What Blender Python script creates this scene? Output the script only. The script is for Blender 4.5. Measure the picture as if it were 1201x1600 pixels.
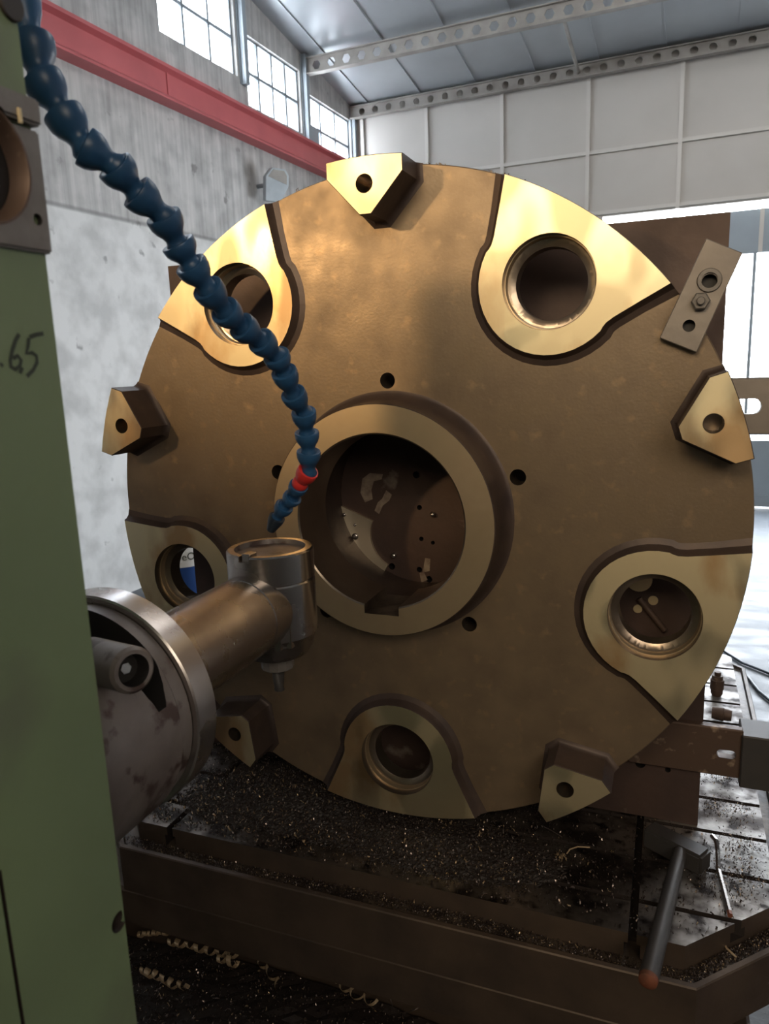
import bpy, bmesh, math, random
from mathutils import Vector, Matrix
random.seed(7)
for o in list(bpy.data.objects): bpy.data.objects.remove(o)
S = bpy.context.scene
COL = S.collection
R = math.radians
pi = math.pi

# ------------------------------------------------------------------ camera
YAW, PITCH, ROLL = -0.371499, 0.197785, 0.035610
CAM = Vector((0.78696, -2.08254, 0.45670)); FPX = 1155.26
_f = Vector((math.sin(YAW)*math.cos(PITCH), math.cos(YAW)*math.cos(PITCH), -math.sin(PITCH)))
_r = Vector((math.cos(YAW), -math.sin(YAW), 0)); _d = _f.cross(_r)
RT = math.cos(ROLL)*_r + math.sin(ROLL)*_d
DN = -math.sin(ROLL)*_r + math.cos(ROLL)*_d
cd = bpy.data.cameras.new('camera'); cam = bpy.data.objects.new('camera', cd); COL.objects.link(cam)
cd.sensor_fit = 'VERTICAL'; cd.sensor_height = 24; cd.lens = 24*FPX/1600; cd.clip_start = .05; cd.clip_end = 200
m = Matrix((RT, -DN, -_f)).transposed().to_4x4(); m.translation = CAM
cam.matrix_world = m
cd.dof.use_dof = True; cd.dof.focus_distance = 2.3; cd.dof.aperture_fstop = 4.5
S.camera = cam
S.view_settings.view_transform = 'Standard'; S.view_settings.look = 'None'
S.view_settings.exposure = 0.48; S.view_settings.gamma = 1; S.view_settings.use_curve_mapping = False

def ray(px, py): return RT*((px-600.5)/FPX) + DN*((py-800)/FPX) + _f
def at(px, py, axis, v):
    d = ray(px, py); t = (v-CAM[axis])/d[axis]; return CAM + d*t
def atZ(px, py, Z): return CAM + ray(px, py)*Z

# building frame
BY = 0.042473
BX = Vector((math.cos(BY), -math.sin(BY), 0)); BD = Vector((math.sin(BY), math.cos(BY), 0))
UW, VB, ZF = -5.313, 11.234, -2.10      # left wall, back wall, floor
UR, VF = 9.0, -10.0
VRIDGE = 1.0
def roof_z(v): return (5.03 + .163*(VB-v)) if v > VRIDGE else (5.03+.163*(VB-VRIDGE)-.163*(VRIDGE-v))
def bw(u, v, z): return BX*u + BD*v + Vector((0, 0, z))
def atv(px, py, v):
    d = ray(px, py); t = (v-CAM.dot(BD))/d.dot(BD); P = CAM+d*t
    return Vector((P.dot(BX), P.dot(BD), P.z))
def atu(px, py, u):
    d = ray(px, py); t = (u-CAM.dot(BX))/d.dot(BX); P = CAM+d*t
    return Vector((P.dot(BX), P.dot(BD), P.z))

# ------------------------------------------------------------------ world and lights
W = bpy.data.worlds.new('world'); S.world = W; W.use_nodes = True
bg = W.node_tree.nodes['Background']; bg.inputs[0].default_value = (.93, .97, 1, 1); bg.inputs[1].default_value = 12.0
def area(name, loc, target, sx, sy, power, color):
    l = bpy.data.lights.new(name, 'AREA'); l.shape = 'RECTANGLE'; l.size = sx; l.size_y = sy; l.energy = power; l.color = color
    o = bpy.data.objects.new(name, l); COL.objects.link(o); o.location = loc
    o.rotation_euler = (Vector(target)-Vector(loc)).to_track_quat('-Z', 'Y').to_euler(); return o
# daylight in through the big door and the gable windows; hall and overhead fills are added
area('door_daylight', bw(2.6, 12.2, 1.0), bw(-1.5, 4, 0.6), 5.2, 3.4, 480, (.93, .97, 1))
area('gable_daylight', bw(UW-.5, 6.5, 5.0), bw(0, 5.5, 0), 1.2, 8.0, 120, (.9, .96, 1))
area('warm_hall_lamp', (.1, -4.6, 2.5), (-.25, 0, .95), 2.0, 1.3, 12.5, (1, .79, .52)).data.spread = R(60)
area('hall_fill', (3.4, -5.2, 2.6), (.2, 0, -.1), 3.0, 2.0, 88, (1, .86, .68))  # unseen fill added to lift the dark lower half
area('overhead_fill', bw(1.5, 5.0, 5.7), bw(.8, 7.5, 0), 4, 3, 200, (1, .97, .93))  # unseen light added above the frame to brighten the back wall
l = bpy.data.lights.new('machine_lamp', 'SPOT'); l.energy = 270; l.color = (1, .66, .32); l.shadow_soft_size = .10; l.spot_size = R(26); l.spot_blend = .8
o = bpy.data.objects.new('machine_lamp', l); COL.objects.link(o); o.location = (-2.28, -4.16, 1.80)
o.rotation_euler = (Vector((-.35, 0, .85))-o.location).to_track_quat('-Z', 'Y').to_euler()

# ------------------------------------------------------------------ node materials
def mat(name, base, rough=.5, metal=0., c2=None, scale=6, detail=6, lo=.35, hi=.7, bump=0., bscale=None, rough2=None,
        c3=None, s3=2, lo3=.5, hi3=.65, stretch=(1, 1, 1), aniso=0.):
    M = bpy.data.materials.new(name); M.use_nodes = True; N = M.node_tree.nodes; L = M.node_tree.links
    b = N['Principled BSDF']; b.inputs['Base Color'].default_value = (*base, 1); b.inputs['Roughness'].default_value = rough
    b.inputs['Metallic'].default_value = metal
    tc = N.new('ShaderNodeTexCoord'); mp = N.new('ShaderNodeMapping'); mp.inputs['Scale'].default_value = stretch
    L.new(tc.outputs['Object'], mp.inputs[0])
    def noise(sc, det):
        n = N.new('ShaderNodeTexNoise'); n.inputs['Scale'].default_value = sc; n.inputs['Detail'].default_value = det
        L.new(mp.outputs[0], n.inputs['Vector']); return n
    def ramp(n, lo, hi):
        r = N.new('ShaderNodeMapRange'); r.inputs[1].default_value = lo; r.inputs[2].default_value = hi; L.new(n.outputs[0], r.inputs[0]); return r
    src = None
    if c2:
        n = noise(scale, detail); r = ramp(n, lo, hi)
        mx = N.new('ShaderNodeMix'); mx.data_type = 'RGBA'; L.new(r.outputs[0], mx.inputs[0])
        mx.inputs[6].default_value = (*base, 1); mx.inputs[7].default_value = (*c2, 1); src = mx.outputs[2]
        if rough2 is not None:
            rr = N.new('ShaderNodeMapRange'); rr.inputs[3].default_value = rough; rr.inputs[4].default_value = rough2
            L.new(r.outputs[0], rr.inputs[0]); L.new(rr.outputs[0], b.inputs['Roughness'])
    if c3:
        n = noise(s3, 8); r = ramp(n, lo3, hi3)
        mx = N.new('ShaderNodeMix'); mx.data_type = 'RGBA'; L.new(r.outputs[0], mx.inputs[0])
        if src: L.new(src, mx.inputs[6])
        else: mx.inputs[6].default_value = (*base, 1)
        mx.inputs[7].default_value = (*c3, 1); src = mx.outputs[2]
    if src: L.new(src, b.inputs['Base Color'])
    if bump:
        n = noise(bscale or scale*4, 5); bp = N.new('ShaderNodeBump'); bp.inputs['Strength'].default_value = bump; bp.inputs['Distance'].default_value = .01
        L.new(n.outputs[0], bp.inputs['Height']); L.new(bp.outputs[0], b.inputs['Normal'])
    if aniso:
        b.inputs['Anisotropic'].default_value = aniso
        t = N.new('ShaderNodeTangent'); t.direction_type = 'RADIAL'; t.axis = 'Y'; L.new(t.outputs[0], b.inputs['Tangent'])
    return M
M = {}
M['scale'] = mat('mill_scale_steel', (.235, .172, .112), .32, .45, (.155, .112, .075), 7, 9, .35, .7, .05, 110, .50, (.29, .20, .12), 22, .58, .75)
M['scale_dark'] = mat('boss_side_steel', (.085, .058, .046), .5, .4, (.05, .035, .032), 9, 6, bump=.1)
M['machined'] = mat('machined_face', (.82, .71, .47), .33, .92, (.70, .59, .38), 7, 1, .44, .54, .03, 40, .52, (.55, .37, .20), 3.1, .52, .60, stretch=(1, 1, .6))
M['turned'] = mat('turned_face', (.58, .45, .29), .34, .8, (.46, .35, .23), 6, 4, .3, .7, .02, 40, .45)
M['bore'] = mat('bored_wall', (.34, .28, .22), .28, .9, (.24, .19, .15), 5, 4, .3, .7, .03, 60)
M['plate'] = mat('angle_plate_steel', (.088, .055, .045), .5, .3, (.055, .036, .032), 5, 8, .35, .7, .1, 50, .65, (.20, .16, .13), 9, .66, .74)
M['ringface'] = mat('turned_ring_face', (.90, .80, .62), .28, .8, (.7, .6, .45), 3, 4, .4, .7, aniso=.8)
M['dark'] = mat('dark_void', (.012, .010, .010), .6)
M['green'] = mat('green_enamel', (.145, .195, .105), .38, 0, (.115, .155, .085), 3, 5, .35, .7, .03, 120, .5, (.10, .11, .075), 4.3, .60, .8)
M['castiron'] = mat('grey_cast_iron', (.19, .175, .165), .5, .35, (.13, .115, .105), 12, 6, .35, .7, .12, 80)
M['steel'] = mat('ground_steel', (.48, .47, .465), .2, .95, (.42, .38, .36), 5, 4, .35, .7, .01, 60, .32)
M['arm'] = mat('worn_bright_steel', (.47, .44, .42), .20, .97, (.33, .29, .27), 5, 5, .35, .65, .015, 30, .34, (.22, .17, .15), 7, .62, .75)
M['casting'] = mat('oily_grey_casting', (.20, .172, .16), .38, .15, (.13, .108, .10), 8, 5, .35, .7, .08, 50, .5, (.07, .045, .04), 14, .57, .63)
M['blue'] = mat('blue_plastic', (.022, .080, .185), .33, 0, (.016, .058, .135), 20, 4, .35, .7, .02, 60, .45)
M['red_plastic'] = mat('red_plastic', (.62, .035, .03), .35)
M['black'] = mat('black_nozzle_plastic', (.02, .03, .045), .4)
M['table'] = mat('oily_table_steel', (.52, .50, .48), .34, .75, (.075, .06, .053), 9, 9, .40, .60, .10, 60, .6, (.03, .022, .02), 18, .56, .66)
M['tray'] = mat('brown_tray_steel', (.105, .075, .055), .42, .4, (.06, .043, .034), 6, 7, .35, .7, .08, 40, .55)
M['trayin'] = mat('oily_channel', (.10, .075, .055), .35, .3, (.035, .026, .022), 12, 8, .4, .6, .1, 50)
M['slot'] = mat('slot_dark', (.02, .014, .012), .6)  # near-black shared by slots, cut holes, seams and packed swarf
M['chipd'] = mat('dark_chips', (.045, .032, .028), .35, .6)
M['chipm'] = mat('steel_chips', (.26, .21, .19), .3, .85)
M['chipg'] = mat('straw_chips', (.40, .29, .18), .35, .6)
M['redpaint'] = mat('red_beam_paint', (.50, .115, .12), .5, 0, (.42, .095, .10), 2, 5, .35, .7, .02, 20)
M['rooflight'] = mat('roof_panel', (.42, .45, .47), .33, .3, (.37, .39, .41), 1.2, 3, .35, .7)
M['cladding'] = mat('wall_cladding', (.50, .48, .45), .5, .1, (.45, .43, .40), 1.0, 3, .35, .7)
M['dimwall'] = mat('dark_cladding', (.22, .19, .16), .7, 0, (.16, .14, .12), 1.5, 4)  # unseen front wall coloured dark to dim its reflection in the pads
M['curlg'] = mat('straw_coils', (.72, .55, .36), .35, .5, (.55, .40, .25), 30, 3)
M['girt2'] = mat('dried_smear', (.30, .24, .18), .7, 0, (.17, .12, .095), 40, 4)
M['girt'] = mat('girt_steel', (.55, .53, .50), .5, .2)
M['beam'] = mat('beam_steel', (.36, .34, .31), .5, .3, (.27, .25, .23), 4, 5)
M['frame'] = mat('window_frame_steel', (.30, .34, .37), .5, .2)
M['floor'] = mat('worn_concrete_floor', (.085, .098, .115), .6, 0, (.05, .06, .07), 2.5, 9, .4, .65, .12, 14, .45, (.10, .11, .12), 5, .60, .70, stretch=(1, 2.2, 1))
M['rustbar'] = mat('rusty_bar', (.11, .07, .052), .5, .4, (.10, .065, .05), 10, 6, .35, .7, .1, 40, .6, (.30, .22, .16), 25, .62, .72)
M['greybar'] = mat('grey_bar', (.24, .21, .185), .5, .4, (.18, .155, .14), 8, 6, .35, .7, .08, 40)
M['handle'] = mat('dark_steel_handle', (.09, .083, .08), .5, .6, (.08, .075, .075), 14, 5)
M['copper'] = mat('orange_tip', (.26, .085, .045), .6, .3, (.12, .05, .03), 30, 4)
M['ink'] = mat('black_marker', (.03, .04, .03), .6)
M['drum'] = mat('blue_drum_paint', (.02, .07, .25), .4)
M['white'] = mat('white_label', (.78, .78, .76), .6)
M['bronze'] = mat('straw_metal', (.62, .50, .30), .4, .3)
M['door'] = mat('door_sheet', (.30, .36, .41), .45, .2, (.26, .31, .36), 1.5, 3)
M['ltgrey'] = mat('light_grey_housing', (.45, .50, .53), .4, .2, (.38, .42, .45), 5, 3)
M['cover'] = mat('pale_sheet_steel', (.6, .6, .6), .3, .6)

def glass():
    g = bpy.data.materials.new('dusty_glass'); g.use_nodes = True; N = g.node_tree.nodes; L = g.node_tree.links
    N.clear(); out = N.new('ShaderNodeOutputMaterial'); t = N.new('ShaderNodeBsdfTransparent'); t.inputs[0].default_value = (.95, .97, 1, 1)
    gl = N.new('ShaderNodeBsdfGlossy'); gl.inputs['Roughness'].default_value = .15; mx = N.new('ShaderNodeMixShader'); mx.inputs[0].default_value = .08
    L.new(t.outputs[0], mx.inputs[1]); L.new(gl.outputs[0], mx.inputs[2]); L.new(mx.outputs[0], out.inputs[0]); return g
M['glass'] = glass()

def side_tint(m_, axis, v0, v1, tint):
    # one-sided tone put into the colour to steer brightness and reflections: tinted below v0, unchanged above v1
    N = m_.node_tree.nodes; L = m_.node_tree.links; b = N['Principled BSDF']; old = b.inputs['Base Color'].links[0].from_socket
    tc = N.new('ShaderNodeTexCoord'); sx = N.new('ShaderNodeSeparateXYZ'); L.new(tc.outputs['Object'], sx.inputs[0])
    n = N.new('ShaderNodeTexNoise'); n.inputs['Scale'].default_value = 6; n.inputs['Detail'].default_value = 6; L.new(tc.outputs['Object'], n.inputs['Vector'])
    ad = N.new('ShaderNodeMath'); ad.operation = 'MULTIPLY_ADD'; L.new(n.outputs[0], ad.inputs[0]); ad.inputs[1].default_value = (v1-v0); L.new(sx.outputs[axis], ad.inputs[2])
    g = N.new('ShaderNodeMapRange'); g.inputs[1].default_value = v0+(v1-v0)*.5; g.inputs[2].default_value = v1+(v1-v0)*.5; L.new(ad.outputs[0], g.inputs[0])
    ml_ = N.new('ShaderNodeVectorMath'); ml_.operation = 'MULTIPLY'; L.new(old, ml_.inputs[0]); ml_.inputs[1].default_value = tint
    mx = N.new('ShaderNodeMix'); mx.data_type = 'RGBA'; L.new(g.outputs[0], mx.inputs[0]); L.new(ml_.outputs[0], mx.inputs[6]); L.new(old, mx.inputs[7]); L.new(mx.outputs[2], b.inputs['Base Color'])
side_tint(M['floor'], 1, .5, 3.0, (.22, .18, .15))  # oily floor tone added near the machine so the lower pads reflect darker
side_tint(M['table'], 0, .75, .98, (.26, .23, .21))  # left tinted oily, right kept pale to imitate the glare from the door
def wall_mat():
    m_ = mat('stained_concrete', (.60, .585, .565), .8, 0, (.44, .43, .415), 3.0, 12, .42, .66, .10, 25, None, (.30, .29, .28), 4.5, .66, .74)
    N = m_.node_tree.nodes; L = m_.node_tree.links; b = N['Principled BSDF']
    old = b.inputs['Base Color'].links[0].from_socket
    tc = N.new('ShaderNodeTexCoord'); mp = N.new('ShaderNodeMapping'); mp.inputs['Scale'].default_value = (1, 14, .5); L.new(tc.outputs['Object'], mp.inputs[0])
    n = N.new('ShaderNodeTexNoise'); n.inputs['Scale'].default_value = 1.0; n.inputs['Detail'].default_value = 6; L.new(mp.outputs[0], n.inputs['Vector'])
    r = N.new('ShaderNodeMapRange'); r.inputs[1].default_value = .35; r.inputs[2].default_value = .7; r.inputs[3].default_value = .86; r.inputs[4].default_value = .60; L.new(n.outputs[0], r.inputs[0])
    sx = N.new('ShaderNodeSeparateXYZ'); L.new(tc.outputs['Object'], sx.inputs[0])
    # shutter joint: streaked pour above z = 2.17, paler plaster below it
    gt = N.new('ShaderNodeMapRange'); gt.inputs[1].default_value = 2.13; gt.inputs[2].default_value = 2.19; L.new(sx.outputs[2], gt.inputs[0])
    up = N.new('ShaderNodeVectorMath'); up.operation = 'SCALE'; L.new(old, up.inputs[0]); L.new(r.outputs[0], up.inputs[3])
    lo = N.new('ShaderNodeVectorMath'); lo.operation = 'MULTIPLY'; L.new(old, lo.inputs[0]); lo.inputs[1].default_value = (1.02, 1.04, 1.05)
    mx = N.new('ShaderNodeMix'); mx.data_type = 'RGBA'; L.new(gt.outputs[0], mx.inputs[0]); L.new(lo.outputs[0], mx.inputs[6]); L.new(up.outputs[0], mx.inputs[7])
    ln = N.new('ShaderNodeMath'); ln.operation = 'SUBTRACT'; L.new(sx.outputs[2], ln.inputs[0]); ln.inputs[1].default_value = 2.165
    ab = N.new('ShaderNodeMath'); ab.operation = 'ABSOLUTE'; L.new(ln.outputs[0], ab.inputs[0])
    jr = N.new('ShaderNodeMapRange'); jr.inputs[1].default_value = .008; jr.inputs[2].default_value = .035; jr.inputs[3].default_value = .55; jr.inputs[4].default_value = 1; L.new(ab.outputs[0], jr.inputs[0])
    fm = N.new('ShaderNodeVectorMath'); fm.operation = 'SCALE'; L.new(mx.outputs[2], fm.inputs[0]); L.new(jr.outputs[0], fm.inputs[3])
    L.new(fm.outputs[0], b.inputs['Base Color']); return m_
M['wall'] = wall_mat()

# ------------------------------------------------------------------ mesh helpers
def finish(name, bm, mats, parent=None, smooth=None, kind=None, label=None):
    bmesh.ops.recalc_face_normals(bm, faces=bm.faces)
    me = bpy.data.meshes.new(name); bm.to_mesh(me); bm.free()
    for k in (mats if isinstance(mats, (list, tuple)) else [mats]): me.materials.append(M[k])
    if smooth is not None:
        for p in me.polygons: p.use_smooth = True
        me.set_sharp_from_angle(angle=R(smooth))
    o = bpy.data.objects.new(name, me); COL.objects.link(o)
    if parent:
        o.parent = parent; o.matrix_parent_inverse = Matrix.Translation(-parent.location) if parent.rotation_euler.z == 0 else parent.matrix_basis.inverted()
    if kind: o['kind'] = kind
    if label: o['label'] = label
    return o
def tag(o, label, cat, group=None, kind=None):
    o['label'] = label; o['category'] = cat
    if group: o['group'] = group
    if kind: o['kind'] = kind
    return o
def thing(name, label, cat, loc=(0, 0, 0), group=None):
    o = bpy.data.objects.new(name, None); COL.objects.link(o); o.location = loc; o.empty_display_size = .05
    return tag(o, label, cat, group)
def box(bm, lo, hi, mi=0, mtx=None):
    x0, y0, z0 = lo; x1, y1, z1 = hi
    v = [Vector(c) for c in ((x0,y0,z0),(x1,y0,z0),(x1,y1,z0),(x0,y1,z0),(x0,y0,z1),(x1,y0,z1),(x1,y1,z1),(x0,y1,z1))]
    v = [bm.verts.new(mtx @ c if mtx else c) for c in v]
    for f in ((0,3,2,1),(4,5,6,7),(0,1,5,4),(1,2,6,5),(2,3,7,6),(3,0,4,7)):
        bm.faces.new([v[i] for i in f]).material_index = mi
def bevel(bm, w, seg=2):
    bmesh.ops.bevel(bm, geom=list(bm.edges), offset=w, segments=seg, affect='EDGES', clamp_overlap=True)
def frame_of(a, b):
    d = (b-a).normalized(); up = Vector((0, 0, 1)) if abs(d.z) < .95 else Vector((1, 0, 0))
    x = up.cross(d).normalized(); y = d.cross(x); return x, y, d
def lathe(bm, a, b, prof, seg=48, mi=0, closed=False, mis=None):
    """prof = list of (t along a->b in metres, radius)"""
    a = Vector(a); b = Vector(b); x, y, d = frame_of(a, b); rings = []
    for t, r in prof:
        c = a + d*t
        if r < 1e-6: rings.append([bm.verts.new(c)])
        else: rings.append([bm.verts.new(c + x*(r*math.cos(2*pi*k/seg)) + y*(r*math.sin(2*pi*k/seg))) for k in range(seg)])
    n = len(rings)
    for i in range(n if closed else n-1):
        p, q = rings[i], rings[(i+1) % n]; mm = mis[i] if mis else mi
        if len(p) == 1 and len(q) == 1: continue
        for k in range(seg):
            k2 = (k+1) % seg
            if len(p) == 1: f = bm.faces.new([p[0], q[k2], q[k]])
            elif len(q) == 1: f = bm.faces.new([p[k], p[k2], q[0]])
            else: f = bm.faces.new([p[k], p[k2], q[k2], q[k]])
            f.material_index = mm
def cyl(bm, a, b, r, seg=32, mi=0, r2=None, bev=0.):
    L_ = (Vector(b)-Vector(a)).length; r2 = r if r2 is None else r2
    if bev: lathe(bm, a, b, [(0, 0), (0, r-bev), (bev, r), (L_-bev, r2), (L_, r2-bev), (L_, 0)], seg, mi)
    else: lathe(bm, a, b, [(0, 0), (0, r), (L_, r2), (L_, 0)], seg, mi)
def tube(bm, pts, r, seg=8, mi=0, rr=None):
    pts = [Vector(p) for p in pts]; prev = None; n = len(pts); x = None
    for i, p in enumerate(pts):
        d = (pts[min(i+1, n-1)]-pts[max(i-1, 0)]).normalized()
        if x is None: x = d.orthogonal().normalized()
        x = (x - d*x.dot(d)).normalized(); y = d.cross(x); ri = rr[i] if rr else r
        ring = [bm.verts.new(p + x*ri*math.cos(2*pi*k/seg) + y*ri*math.sin(2*pi*k/seg)) for k in range(seg)]
        if prev:
            for k in range(seg): bm.faces.new([prev[k], prev[(k+1) % seg], ring[(k+1) % seg], ring[k]]).material_index = mi
        else: bm.faces.new(ring[::-1]).material_index = mi
        prev = ring
    bm.faces.new(prev).material_index = mi
def prism(bm, pts, off, mi_cap=0, mi_side=0):
    off = Vector(off); a = [bm.verts.new(p) for p in pts]; b = [bm.verts.new(Vector(p)+off) for p in pts]
    bm.faces.new(a).material_index = mi_cap; bm.faces.new(b[::-1]).material_index = mi_cap; n = len(a)
    for i in range(n): bm.faces.new([a[i], b[i], b[(i+1) % n], a[(i+1) % n]]).material_index = mi_side
def cut(o, cutter_bm, mi_new=None):
    """subtract a mesh; its faces bring their own material slot"""
    bmesh.ops.recalc_face_normals(cutter_bm, faces=cutter_bm.faces)
    cm = bpy.data.meshes.new('c'); cutter_bm.to_mesh(cm); cutter_bm.free()
    for k in o.data.materials: cm.materials.append(k)
    co = bpy.data.objects.new('c', cm); COL.objects.link(co)
    co.matrix_basis = o.matrix_basis if not o.parent else Matrix.Identity(4)
    md = o.modifiers.new('b', 'BOOLEAN'); md.operation = 'DIFFERENCE'; md.solver = 'EXACT'; md.use_self = True; md.object = co
    bpy.context.view_layer.update(); dg = bpy.context.evaluated_depsgraph_get()
    me = bpy.data.meshes.new_from_object(o.evaluated_get(dg)); o.modifiers.remove(md); me.name = o.data.name
    o.data = me; bpy.data.objects.remove(co); bpy.data.meshes.remove(cm)
    for p in me.polygons: p.use_smooth = True
    me.set_sharp_from_angle(angle=R(30))
def brot(o): o.rotation_euler = (0, 0, -BY); return o

# ------------------------------------------------------------------ room shell
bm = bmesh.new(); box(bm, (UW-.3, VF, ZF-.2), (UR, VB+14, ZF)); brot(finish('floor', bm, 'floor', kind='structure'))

bm = bmesh.new(); box(bm, (UW-.3, VF, ZF), (UW, VB+.3, 7.0)); wl = brot(finish('wall_left', bm, 'wall', kind='structure'))
WIN = [(9.50, 11.12, 3.90, 4.80, 3, 2), (7.76, 9.30, 4.13, 5.06, 4, 2), (5.90, 7.52, 4.43, 5.42, 3, 2), (4.10, 5.72, 4.76, 5.72, 3, 2), (2.2, 3.9, 5.0, 6.0, 3, 2)]
bm = bmesh.new()
for v0, v1, z0, z1, nc, nr in WIN: box(bm, (UW-.5, v0, z0), (UW+.2, v1, z1))
cut(wl, bm)
for i, (v0, v1, z0, z1, nc, nr) in enumerate(WIN):
    bm = bmesh.new(); x0, x1 = UW-.10, UW-.05; t = .022
    for k in range(nc+1):
        v = v0+(v1-v0)*k/nc; w = t*(1.6 if k in (0, nc) else 1); box(bm, (x0, v-w, z0), (x1, v+w, z1))
    for k in range(nr+1):
        z = z0+(z1-z0)*k/nr; w = t*(1.3 if k in (0, nr) else 1); box(bm, (x0, v0, z-w), (x1, v1, z+w))
    wf = brot(finish('window_%d' % (i+1), bm, 'frame', kind='structure'))
    bm = bmesh.new(); box(bm, (UW-.078, v0, z0), (UW-.072, v1, z1)); g = finish('pane', bm, 'glass'); g.parent = wf
    if i == 0:      # sheet over the lower left light
        bm = bmesh.new(); box(bm, (UW-.045, v0, z0), (UW-.03, v0+.42, z0+.46)); g = finish('blanking_sheet', bm, 'frame'); g.parent = wf
# steel posts between the windows
for k, v in enumerate((11.16, 9.40, 7.64, 5.81, 4.0)):
    bm = bmesh.new(); z0 = [3.9, 4.05, 4.35, 5.45, 5.7][k]; box(bm, (UW-.02, v-.045, z0), (UW+.09, v+.045, roof_z(v)-.02)); box(bm, (UW-.02, v-.07, z0), (UW+.02, v+.07, roof_z(v)-.02))
    brot(finish('trim_%d' % (k+1), bm, 'frame', kind='structure'))

# ceiling : sloping sheets with raised seams
bm = bmesh.new()
for (va, vb_) in ((VF, VRIDGE), (VRIDGE, VB+.3)):
    za, zb = roof_z(va), roof_z(vb_)
    prism(bm, [(UW-.3, va, za), (UW-.3, vb_, zb), (UW-.3, vb_, zb+.12), (UW-.3, va, za+.12)], (UR-UW+.3, 0, 0))
u = UW+.35
while u < UR:
    va, vb_ = VRIDGE, VB; prism(bm, [(u, va, roof_z(va)-.022), (u, vb_, roof_z(vb_)-.022), (u, vb_, roof_z(vb_)+.01), (u, va, roof_z(va)+.01)], (.02, 0, 0)); u += 1.0
brot(finish('ceiling', bm, 'rooflight', kind='structure'))

# back wall with the big door opening
DU0, DU1, DZ = -.86, 5.2, 2.70
bm = bmesh.new()
prism(bm, [(UW, VB, ZF), (DU0, VB, ZF), (DU0, VB, DZ), (DU1, VB, DZ), (DU1, VB, ZF), (UR, VB, ZF), (UR, VB, 5.1), (UW, VB, 5.1)], (0, .12, 0))
wb = brot(finish('wall_back', bm, 'cladding', kind='structure'))
for u in (-5.12, -3.88, -2.53, -1.11, .29, 1.70, 3.1, 4.5, 5.9, 7.3):
    bm = bmesh.new(); box(bm, (u-.03, VB-.05, DZ if u > DU0 and u < DU1 else ZF), (u+.03, VB+.001, 4.9)); g = finish('post', bm, 'girt'); g.parent = wb
for z in (3.70, DZ+.06):
    bm = bmesh.new(); box(bm, (UW+.01, VB-.045, z-.028), (UR, VB+.001, z+.028)); g = finish('girt', bm, 'girt'); g.parent = wb
for nm, a, b in (('wall_right', (UR, VF, ZF), (UR+.2, VB+.3, 7)), ('wall_front', (UW-.3, VF-.2, ZF), (UR, VF, 7))):
    bm = bmesh.new(); box(bm, a, b); brot(finish(nm, bm, 'cladding' if nm == 'wall_right' else 'dimwall', kind='structure'))

# sliding door leaf standing just outside the opening: sheet bottom, sheet top, glazed middle
bm = bmesh.new(); V0 = VB+.16
box(bm, (-.5, V0, ZF+.03), (4.9, V0+.06, -.98)); box(bm, (-.5, V0, 1.95), (4.9, V0+.06, 2.60))
for u in (-.5, .72, 1.42, 2.1, 2.8, 3.5, 4.2, 4.84): box(bm, (u, V0+.005, -.98), (u+.05, V0+.05, 1.95))
box(bm, (-.5, V0-.03, ZF+.03), (4.9, V0, ZF+.22))
dr = brot(finish('door_1', bm, 'door', kind='structure'))
for u in (.55, 1.48, 2.5): 
    bm = bmesh.new(); box(bm, (u, V0-.03, 1.95), (u+.06, V0, 2.6)); g = finish('stile', bm, 'girt'); g.parent = dr
bm = bmesh.new(); box(bm, (-.45, V0+.025, -.98), (4.86, V0+.03, 1.95)); g = finish('pane', bm, 'glass'); g.parent = dr

# perforated roof beams
def castellated(name, v, ztop, h, pitch, hr, nside, label):
    bm = bmesh.new(); box(bm, (UW+.02, v-.008, ztop-h), (UR-.1, v+.008, ztop))
    web = bm; o = finish(name, web, 'beam'); o.rotation_euler = (0, 0, -BY)
    c = bmesh.new(); u = UW+.25
    while u < 4.5:
        pts = [(u+hr*math.cos(2*pi*k/nside), v-.05, ztop-h/2+hr*math.sin(2*pi*k/nside)) for k in range(nside)]
        prism(c, pts, (0, .1, 0)); u += pitch
    cut(o, c)
    b2 = bmesh.new(); b2.from_mesh(o.data)
    box(b2, (UW+.02, v-.06, ztop-h-.015), (UR-.1, v+.06, ztop-h)); box(b2, (UW+.02, v-.06, ztop), (UR-.1, v+.06, ztop+.015))
    b2.to_mesh(o.data); b2.free()
    tag(o, label, 'beam', 'perforated roof beams'); return o
castellated('roof_beam', 9.42, 5.24, .21, .262, .072, 6, 'steel roof beam pierced by hexagonal holes, hung under the ceiling before the far wall')
castellated('roof_beam', 11.10, 4.99, .17, .262, .058, 12, 'steel roof beam with round holes running along the top of the back wall')
bm = bmesh.new(); a = atv(880, 27, 9.42); b = atv(903, 113, 11.08); tube(bm, [bw(*a), bw(*b)], .028, 8)
tag(finish('roof_brace', bm, 'beam', smooth=40), 'thin steel brace between the two perforated roof beams', 'brace')

# red crane beam on the left wall
bm = bmesh.new(); x = UW
prof = [(0, 3.60), (.20, 3.60), (.20, 3.625), (.09, 3.70), (.09, 3.94), (.16, 3.97), (.16, 4.01), (0, 4.01)]
prism(bm, [(x+p, 1.5, z) for p, z in prof], (0, 9.7, 0))
cb = brot(finish('crane_beam', bm, 'redpaint'))
tag(cb, 'long red painted steel beam fixed along the left wall under the windows', 'beam')
sv = atu(262, 125, UW+.1).y
bm = bmesh.new(); box(bm, (x, sv-.012, 3.61), (x+.100, sv+.012, 4.0)); g = finish('joint_plate', bm, 'redpaint'); g.parent = cb

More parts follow.
